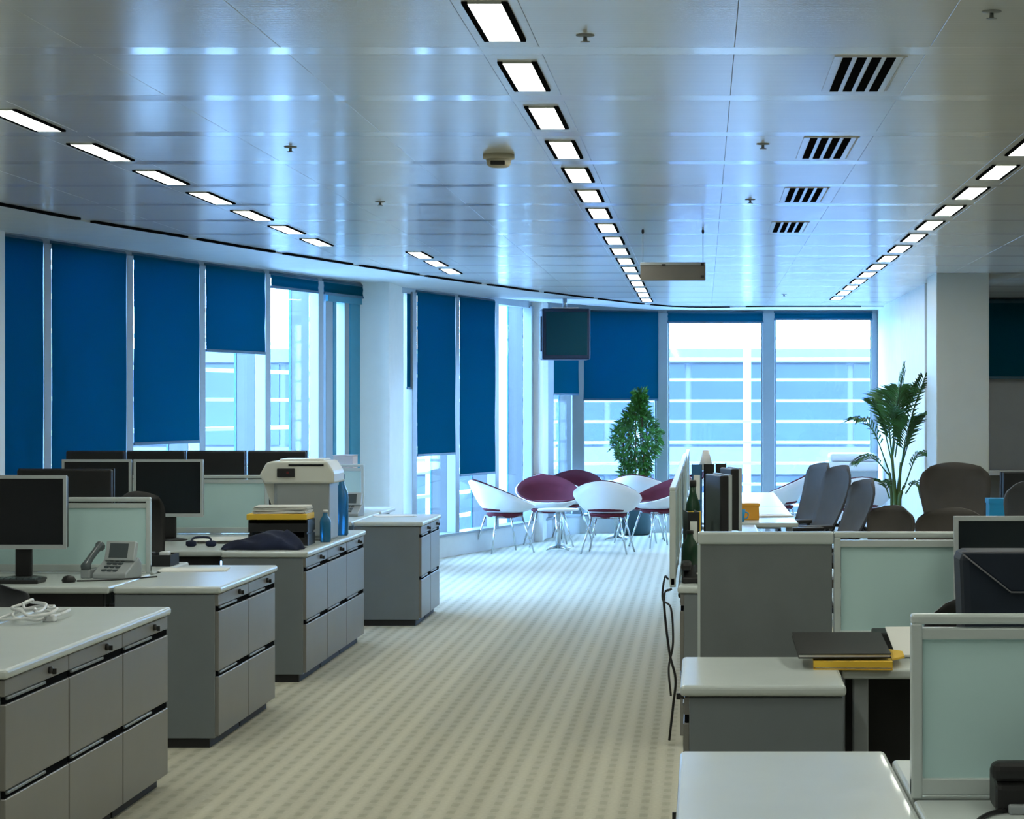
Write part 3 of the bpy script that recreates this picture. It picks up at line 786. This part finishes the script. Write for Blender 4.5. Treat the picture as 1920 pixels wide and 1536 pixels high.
box('flap', -.135, .12, -.20, .16, .008, .027, 'yellow', t); box('contents', -.13, .115, -.196, .155, .0045, .0078, 'paper', t); box('back', -.135, .12, -.20, .16, .0, .004, 'yellow', t)
o = prism('tab', [(.12,-.14),(.165,-.06),(.165,.10),(.12,.16)], 'z', .024, .03, 'yellow', t)
t = thing('booklet', 'white booklet propped up right of the black portfolio', 'booklet', (.735,7.74,TOP+.004)); t.rotation_euler = (.35,0,.1)
box('cover', -.085, .085, 0, .22, .006, .009, 'paper', t); box('pages', -.083, .083, .002, .218, .0, .006, 'paper', t)
t = thing('book', 'dark thick book behind the black portfolio', 'book', (.72,8.09,TOP)); box('cover', -.12, .12, -.09, .09, 0, .06, 'black', t, r=.006); box('pages', -.112, .122, -.085, .085, .006, .054, 'paper', t)
box('book_support', 0, .1, 0, .1, 0, .027, 'black', t) if False else None
monitor('monitor with pale frame rising behind the navy bag at the right edge', (1.10,8.05,TOP), 0, .44, .36, zbot=.105)
# bag with flap and grey piping
t = thing('messenger_bag', 'navy black messenger bag with grey piping at the right edge', 'bag', (.815,5.34,TOP))
prism('body', [(-.205,0),(.22,0),(.228,.52),(-.225,.52)], 'y', -.08, .08, 'bagnavy', t, r=.02)
prism('flap', [(-.22,.518),(-.11,.43),(.12,.43),(.22,.518)], 'y', -.092, -.08, 'bagnavy', t, r=.003)
tube('piping', [(-.22,-.093,.515),(-.11,-.093,.428),(.12,-.093,.428),(.22,-.093,.515)], .0022, 'piping', t, 6)
tube('piping', [(-.222,-.085,.519),(.222,-.085,.519)], .0022, 'piping', t, 6)
office_chair('black office chair half hidden behind the near glass screen', (.86,6.35,0), 0.0, 'black', h=1.075, bw=.46, arms=False)

# third right station: cabinet run and screen along the aisle
run(-.108, 10.8, 7, .78, .48, ['nearest grey cabinet of the long right run beside the aisle screen']+['%s grey cabinet of the long right run, hidden below clutter' % ORD[k] for k in range(1,7)], 'long pale worktop of the right run, cluttered', sgn=-1, keys=False)
desk_screen(0, 7.6, 0, TOP, 1.24, 'long pale glass screen along the aisle, seen nearly edge on', cols=5, rot=((-.145,10.98,TOP-.02),PI/2), th=.03)
cable('black cable hanging down beside the aisle screen', [(-.15,10.9,.74),(-.185,10.87,.70),(-.16,10.86,.45),(-.13,10.85,.32),(-.14,10.88,.2),(-.16,10.9,.02)], .006)
cable('looped black cable hanging at the near end of the aisle screen', [(-.165,10.86,.79),(-.18,10.82,.80),(-.19,10.80,.70),(-.15,10.75,.66),(-.14,10.74,.5),(-.16,10.74,.38),(-.15,10.75,.25)], .005)
t = thing('telephone', 'black telephone on the near end of the long right worktop', 'telephone', (-.03,11.05,TOP))
prism('body', [(-.09,0),(.09,0),(.09,.08),(-.09,.03)], 'x', -.07, .09, 'black', t, r=.008); box('handset', -.075, -.025, -.10, .10, .06, .10, 'black', t, r=.014); box('paper_note', .0, .08, -.095, -.04, .045, .049, 'paper', t)
sheets('paper_stack', 'white papers behind the black telephone on the right run', 'papers', (.13,11.35,TOP), .2, .2, .28, 12)
bottle('dark green bottle standing inside the aisle screen', (-.065,11.4,TOP), 'green', .23, .042, 'black')
bottle('bottle with yellow wrapper and dark cap inside the aisle screen', (-.055,12.6,TOP), 'green', .44, .042, 'black', 'yellow')
binder('black binder standing behind the dark green bottle', (-.06,11.75,TOP), .1, 'black', .06)
monitor('nearer dark monitor on the right run, turned away with pale frame edge', (.10,12.1,TOP), math.radians(102), .38, .36, thick=.05, zbot=.13)
monitor('farther dark monitor on the right run, turned away', (.18,13.3,TOP), math.radians(100), .36, .36, thick=.05, zbot=.13)
for k, (dx, m_, lab) in enumerate(((0,'bluecover','blue binder in the group behind the aisle screen'),(.08,'black','black binder right of the blue binder behind the aisle screen'),(.16,'black','rightmost black binder with white spine label behind the aisle screen'))):
    binder(lab, (-.04+dx,15.2+.1*k,TOP), 0, m_, .07, .26, .46)
lathe_o = thing('desk_lamp', 'small pale lamp behind the binders of the right run', 'lamp', (.02,15.8,TOP)); lathe('base', [(.06,0),(.06,.012)], 'white', lathe_o); tube('stem', [(0,0,.01),(0,0,.42)], .008, 'white', lathe_o); lathe('shade', [(.055,.40),(.02,.54)], 'white', lathe_o)
# sixth desk with chairs
desk(-.10, .69, 16.55, 19.2, 'long pale desk beyond the right run, with the orange box')
desk(-.10, .69, 19.22, 22.2, 'far pale desk before the lounge on the right')
desk_screen(0, 3.4, 0, TOP, 1.2, 'far pale glass screen along the aisle before the lounge', cols=2, rot=((-.145,18.75,TOP-.02),PI/2), th=.03)
t = thing('storage_box', 'orange cardboard box on the long right desk', 'box', (.31,17.0,TOP)); box('body', -.105, .105, -.07, .1, 0, .115, 'orange', t, r=.004); box('lid', -.11, .11, -.075, .105, .10, .122, 'orange', t, r=.003)
t = thing('cup', 'small cyan cup before the orange box', 'cup', (.27,16.72,TOP)); lathe('body', [(.03,0),(.04,.09),(.037,.09),(.027,.006)], 'cyan', t, 16); tube('handle', spline([(.036,0,.07),(.06,0,.06),(.055,0,.03),(.033,0,.02)],4), .005, 'cyan', t, 6)
sheets('paper_sheet', 'white papers beside the orange box on the right desk', 'paper', (.5,17.5,TOP), .4, .3, .3, 4)
office_chair('dark mesh office chair with reclined back at the right desk, nearest of three', (.86,16.98,0), math.radians(-70), 'mesh', recline=.3, h=1.06, bw=.46)
office_chair('dark mesh office chair at the right desk, middle of three', (.72,17.78,0), math.radians(-66), 'mesh', recline=.28, h=1.14, bw=.46)
office_chair('dark mesh office chair at the right desk, farthest of three', (.62,18.62,0), math.radians(-68), 'mesh', recline=.26, h=1.14, bw=.46)
office_chair('large brown mesh office chair before the beige column', (1.975,17.5,0), math.radians(5), 'brownmesh', recline=.1, h=1.165, bw=.56)
office_chair('small grey rounded chair back peeking over the pale rail below the palm', (1.06,14.6,0), math.radians(-38), 'brownmesh', h=.965, bw=.36)
office_chair('dark office chair below the large brown chair', (1.31,13.0,0), math.radians(-30), 'brownmesh', h=1.02, bw=.46)
desk(2.35, 3.6, 17.2, 18.2, 'cluttered desk at the right edge beyond the brown chair')
monitor('black monitor on the cluttered desk at the right edge', (2.52,17.9,TOP), math.radians(200), .44, .30, bez='black', zbot=.03)
t = thing('storage_box', 'bright blue box at the right edge beside the brown chair', 'box', (2.15,16.6,.0)); box('body', -.09, .09, -.1, .1, 0, .93, 'cyan', t, r=.006); box('lid', -.095, .095, -.105, .105, .9, .935, 'cyan', t)
office_chair('black office chair cut by the right edge', (2.36,15.3,0), .4, 'mesh', h=1.10, bw=.5)
o = box('window_sill_shelf', 2.45, 5.5, 25.6, 25.98, .82, .87, 'white', None, r=.006); tag(o, 'white shelf along the grey wall at the right edge', 'shelf')

# ---------------------------------------------------------------- lounge
tub_chair('leftmost white tub chair, side on, before the blue blinds', (-2.17,25.0,0), math.radians(118))
tub_chair('white tub chair showing its maroon inside, second from left', (-1.76,26.1,0), math.radians(12))
tub_chair('front white tub chair seen from behind with purple seat below', (-1.03,24.85,0), math.radians(172))
tub_chair('white tub chair with maroon inside beside the aisle screen end', (-.5,25.95,0), math.radians(-60))
tub_chair('white tub chair in the back row left of the round table', (-1.66,27.02,0), math.radians(140))
tub_chair('back tub chair with maroon inside behind the round table', (-1.57,27.98,0), math.radians(0))
tub_chair('white tub chair seen from behind, below the bushy plant', (-.74,26.82,0), math.radians(170))
tub_chair('tub chair with purple inside, partly behind the aisle screen', (-.33,27.6,0), math.radians(-70))
tub_chair('white tub chair with maroon inside left of the dark office chairs', (.87,26.8,0), math.radians(-100))
tub_chair('white tub chair seen from behind, left of the palm trunk', (1.78,26.0,0), math.radians(180))
lounge_table('low round white table between the front tub chairs', (-1.60,25.35,0), .23, .46)
lounge_table('round white lounge table in the back row', (-1.03,27.3,0), .24, .70)
t = thing('photocopier', 'white rounded photocopier left of the palm', 'photocopier', (1.80,27.9,0))
box('cabinet', -.3, .3, -.28, .28, 0.03, .72, 'white', t, r=.02); box('paper_drawer', -.27, .27, -.292, -.278, .1, .35, 'white', t, r=.006); box('paper_drawer', -.27, .27, -.292, -.278, .37, .62, 'white', t, r=.006)
box('plinth', -.27, .27, -.25, .25, 0, .03, 'greyplastic', t); box('output_gap', -.29, .29, -.27, .27, .72, .80, 'greyplastic', t); box('scanner', -.31, .31, -.29, .29, .80, .92, 'white', t, r=.03, seg=3); box('lid', -.27, .29, -.26, .28, .92, 1.02, 'white', t, r=.04, seg=3)

# bushy plant
def bush_plant(label, loc, h0, h1, w):
    t = thing('potted_bush', label, 'plant', loc)
    lathe('pot', [(.17,0),(.2,.02),(.23,.38),(.24,.42),(.21,.42),(.2,.36)], 'pot', t, 24); lathe('soil', [(.2,.36),(.2,.375)], 'soil', t, 24)
    rnd = random.Random(11)
    for k in range(7):
        a = k*2.4; x, y = .08*math.cos(a), .08*math.sin(a)
        tube('stem', spline([(x,y,.37),(x*1.6,y*1.6,.8),(x*1.9+rnd.uniform(-.04,.04),y*1.9,1.3),(x*1.2,y*1.2,h1-.15-rnd.random()*.2)],4), [.011]*12+[.006], 'trunk', t, 6)
    bm = bmesh.new()
    for k in range(2600):
        v = rnd.random()**.9; z = h0+(h1-h0)*v
        R = w*(math.sin(PI*min(1,.12+.88*v)**.75)**.8)*(.75+.25*math.sin(9*v+3)) if v < .97 else .05
        a = rnd.uniform(0,2*PI); r = R*math.sqrt(rnd.random())*1.05
        c = Vector((r*math.cos(a)+.07*v*v, r*math.sin(a), z))
        d = Vector((math.cos(a)*.6+rnd.uniform(-.5,.5), math.sin(a)*.6+rnd.uniform(-.5,.5), rnd.uniform(-.9,.9))).normalized()
        s = d.cross(Vector((rnd.uniform(-1,1),rnd.uniform(-1,1),rnd.uniform(-1,1)))).normalized()
        L = rnd.uniform(.06,.12); W = L*.17; nrm = d.cross(s)*.006
        p = [bm.verts.new(q) for q in (c, c+d*L*.5+s*W+nrm, c+d*L, c+d*L*.5-s*W+nrm)]
        bm.faces.new(p)
    f = mesh_obj('foliage', bm, 'bush', t); f['kind'] = 'stuff'
bush_plant('bushy green potted plant before the wide blue blind', (-.84,28.32,0), .62, 1.77, .33)
# palm
t = thing('potted_palm', 'tall kentia palm in a dark pot beside the beige column', 'plant', (1.86,22.2,0))
lathe('pot', [(.15,0),(.17,.02),(.19,.40),(.20,.46),(.175,.46),(.17,.40)], 'pot', t, 24); lathe('soil', [(.17,.40),(.17,.42)], 'soil', t, 24)
rnd = random.Random(5)
def frond(base, tip, lift, nleaf, ll, droop):
    """rachis from base to tip with leaflets on both sides"""
    b, e = Vector(base), Vector(tip); mid_ = (b+e)/2+Vector((0,0,lift))
    P = spline([b, mid_, e], 8)
    bm = bmesh.new(); add_tube(bm, P, [.008-.005*i/(len(P)-1) for i in range(len(P))], 5)
    n = len(P)
    for k in range(nleaf):
        f = .3+.7*k/(nleaf-1); idx = min(int(f*(n-1)), n-2); p = P[idx].lerp(P[idx+1], f*(n-1)-idx)
        d = (P[idx+1]-P[idx]).normalized(); side = d.cross(Vector((0,0,1)))
        side = side.normalized() if side.length > .05 else Vector((1,0,0))
        up = side.cross(d)
        for s in (-1,1):
            L = 1.15*ll*(1-.55*abs(f-.62)/.4)*rnd.uniform(.85,1.1)
            dirv = (d*.8+side*s*.9+up*.2).normalized(); w = .016
            m1 = p+dirv*L*.45+up*.01; tip_ = p+dirv*L+Vector((0,0,-droop*L))
            sd = d.cross(up).normalized()*0+dirv.cross(up).normalized()*w
            q = [bm.verts.new(v) for v in (p, m1+sd+up*.004, tip_, m1-sd+up*.004, m1-up*.004)]
            bm.faces.new((q[0],q[1],q[4])); bm.faces.new((q[1],q[2],q[4])); bm.faces.new((q[2],q[3],q[4])); bm.faces.new((q[3],q[0],q[4]))
    return mesh_obj('frond', bm, 'leaf', t)
stems = [((.0,.0),(-.03,.0,1.12)),((.04,.03),(.06,.02,1.05)),((-.03,.04),(-.05,.05,.95)),((.05,-.03),(.10,-.03,.85))]
for (bx,by), tp in stems:
    tube('stem', spline([(bx,by,.40),(bx*.8,by,.7),tp],5), [.022]*5+[.020]*3+[.014]*3, 'stem', t, 8)
fr = [((-.03,0,1.05),(.10,.0,1.95),.05,16,.30,.15),((-.03,0,1.05),(-.22,.1,1.62),.12,16,.30,.25),((-.03,0,1.1),(.02,-.25,1.75),.1,16,.30,.2),
      ((.06,.02,1.0),(.27,-.1,1.85),.10,16,.30,.25),((.06,.02,1.0),(.29,-.05,1.50),.12,15,.28,.3),((-.05,.05,.95),(-.38,-.05,1.45),.16,15,.30,.35),
      ((-.05,.05,.92),(-.36,.0,1.05),.10,13,.22,.3),((.10,-.03,.85),(.28,-.1,1.12),.10,13,.22,.35),((-.03,0,1.1),(-.08,.3,1.7),.1,15,.28,.2),
      ((.0,.0,1.1),(.16,.2,1.75),.12,15,.28,.2),((.10,-.03,.75),(.24,-.12,.78),.08,10,.18,.35),((-.05,.05,.7),(-.16,-.12,.86),.06,9,.18,.2),((-.03,0,1.1),(-.10,-.1,1.55),.05,15,.26,.2),((.06,.02,1.0),(.13,-.15,1.45),.06,15,.26,.2)]
for a in fr: frond(*a)

# ---------------------------------------------------------------- outside
lo = thing('louvre_screen', 'white horizontal sun louvres outside the glazed facade', 'louvres')
OV = offset_poly(V, -.75); OV2 = offset_poly(V, -.83)
OVb = [(x, y) for x, y in OV]; OV2b = [(x, y) for x, y in OV2]
OVb[-1] = (4.0, OVb[-1][1]); OV2b[-1] = (4.0, OV2b[-1][1])
for k in range(12): band('slat', OVb, OV2b, .02+k*.27, .055+k*.27, 'louvre', lo)
for i in (1,4,7,9,13,14):
    a = Vector((*OVb[i],0)); box('support', a.x-.05, a.x+.05, a.y-.0, a.y+.10, -.3, 3.2, 'louvre', lo) if i < 13 else box('support', a.x-.30, a.x-.2, a.y+.28, a.y+.38, -.3, 3.2, 'louvre', lo)
o = prism('terrace', offset_poly(V,-.13)+[(6,29.2),(6,31.5),(-4,31.5),(-8,24),(-9,15)], 'z', -.5, -.14, 'terrace'); structure(o)
structure(box('ground', -90, 90, -30, 160, -9.2, -9, 'ground'))
def building(label, loc, rz, W, D, H, nx, nz, gm='bglass'):
    t = thing('office_building', label, 'building', loc, rz)
    box('block', -W/2, W/2, .25, D, 0, H, 'bwhite', t)
    cw, chh = W/nx, H/nz
    pane = None
    for i in range(nx):
        for j in range(nz):
            if pane is None: pane = box('window', -cw*.46, cw*.46, 0, .1, -chh*.36, chh*.36, gm, t); o = pane
            else: o = pane.copy(); C.objects.link(o)
            o.location = (-W/2+cw*(i+.5), .16, chh*(j+.5))
    for j in range(nz+1): box('floor_band', -W/2, W/2, .0, .25, max(0,chh*j-chh*.12), min(H,chh*j+chh*.12), 'bwhite', t)
    return t
building('blue glass office block seen through the back windows', (4,62,-9), 0, 44, 12, 12.1, 20, 4)
building('pale office block seen through the left windows', (-36,60,-9), math.radians(62), 60, 12, 15.5, 22, 5)
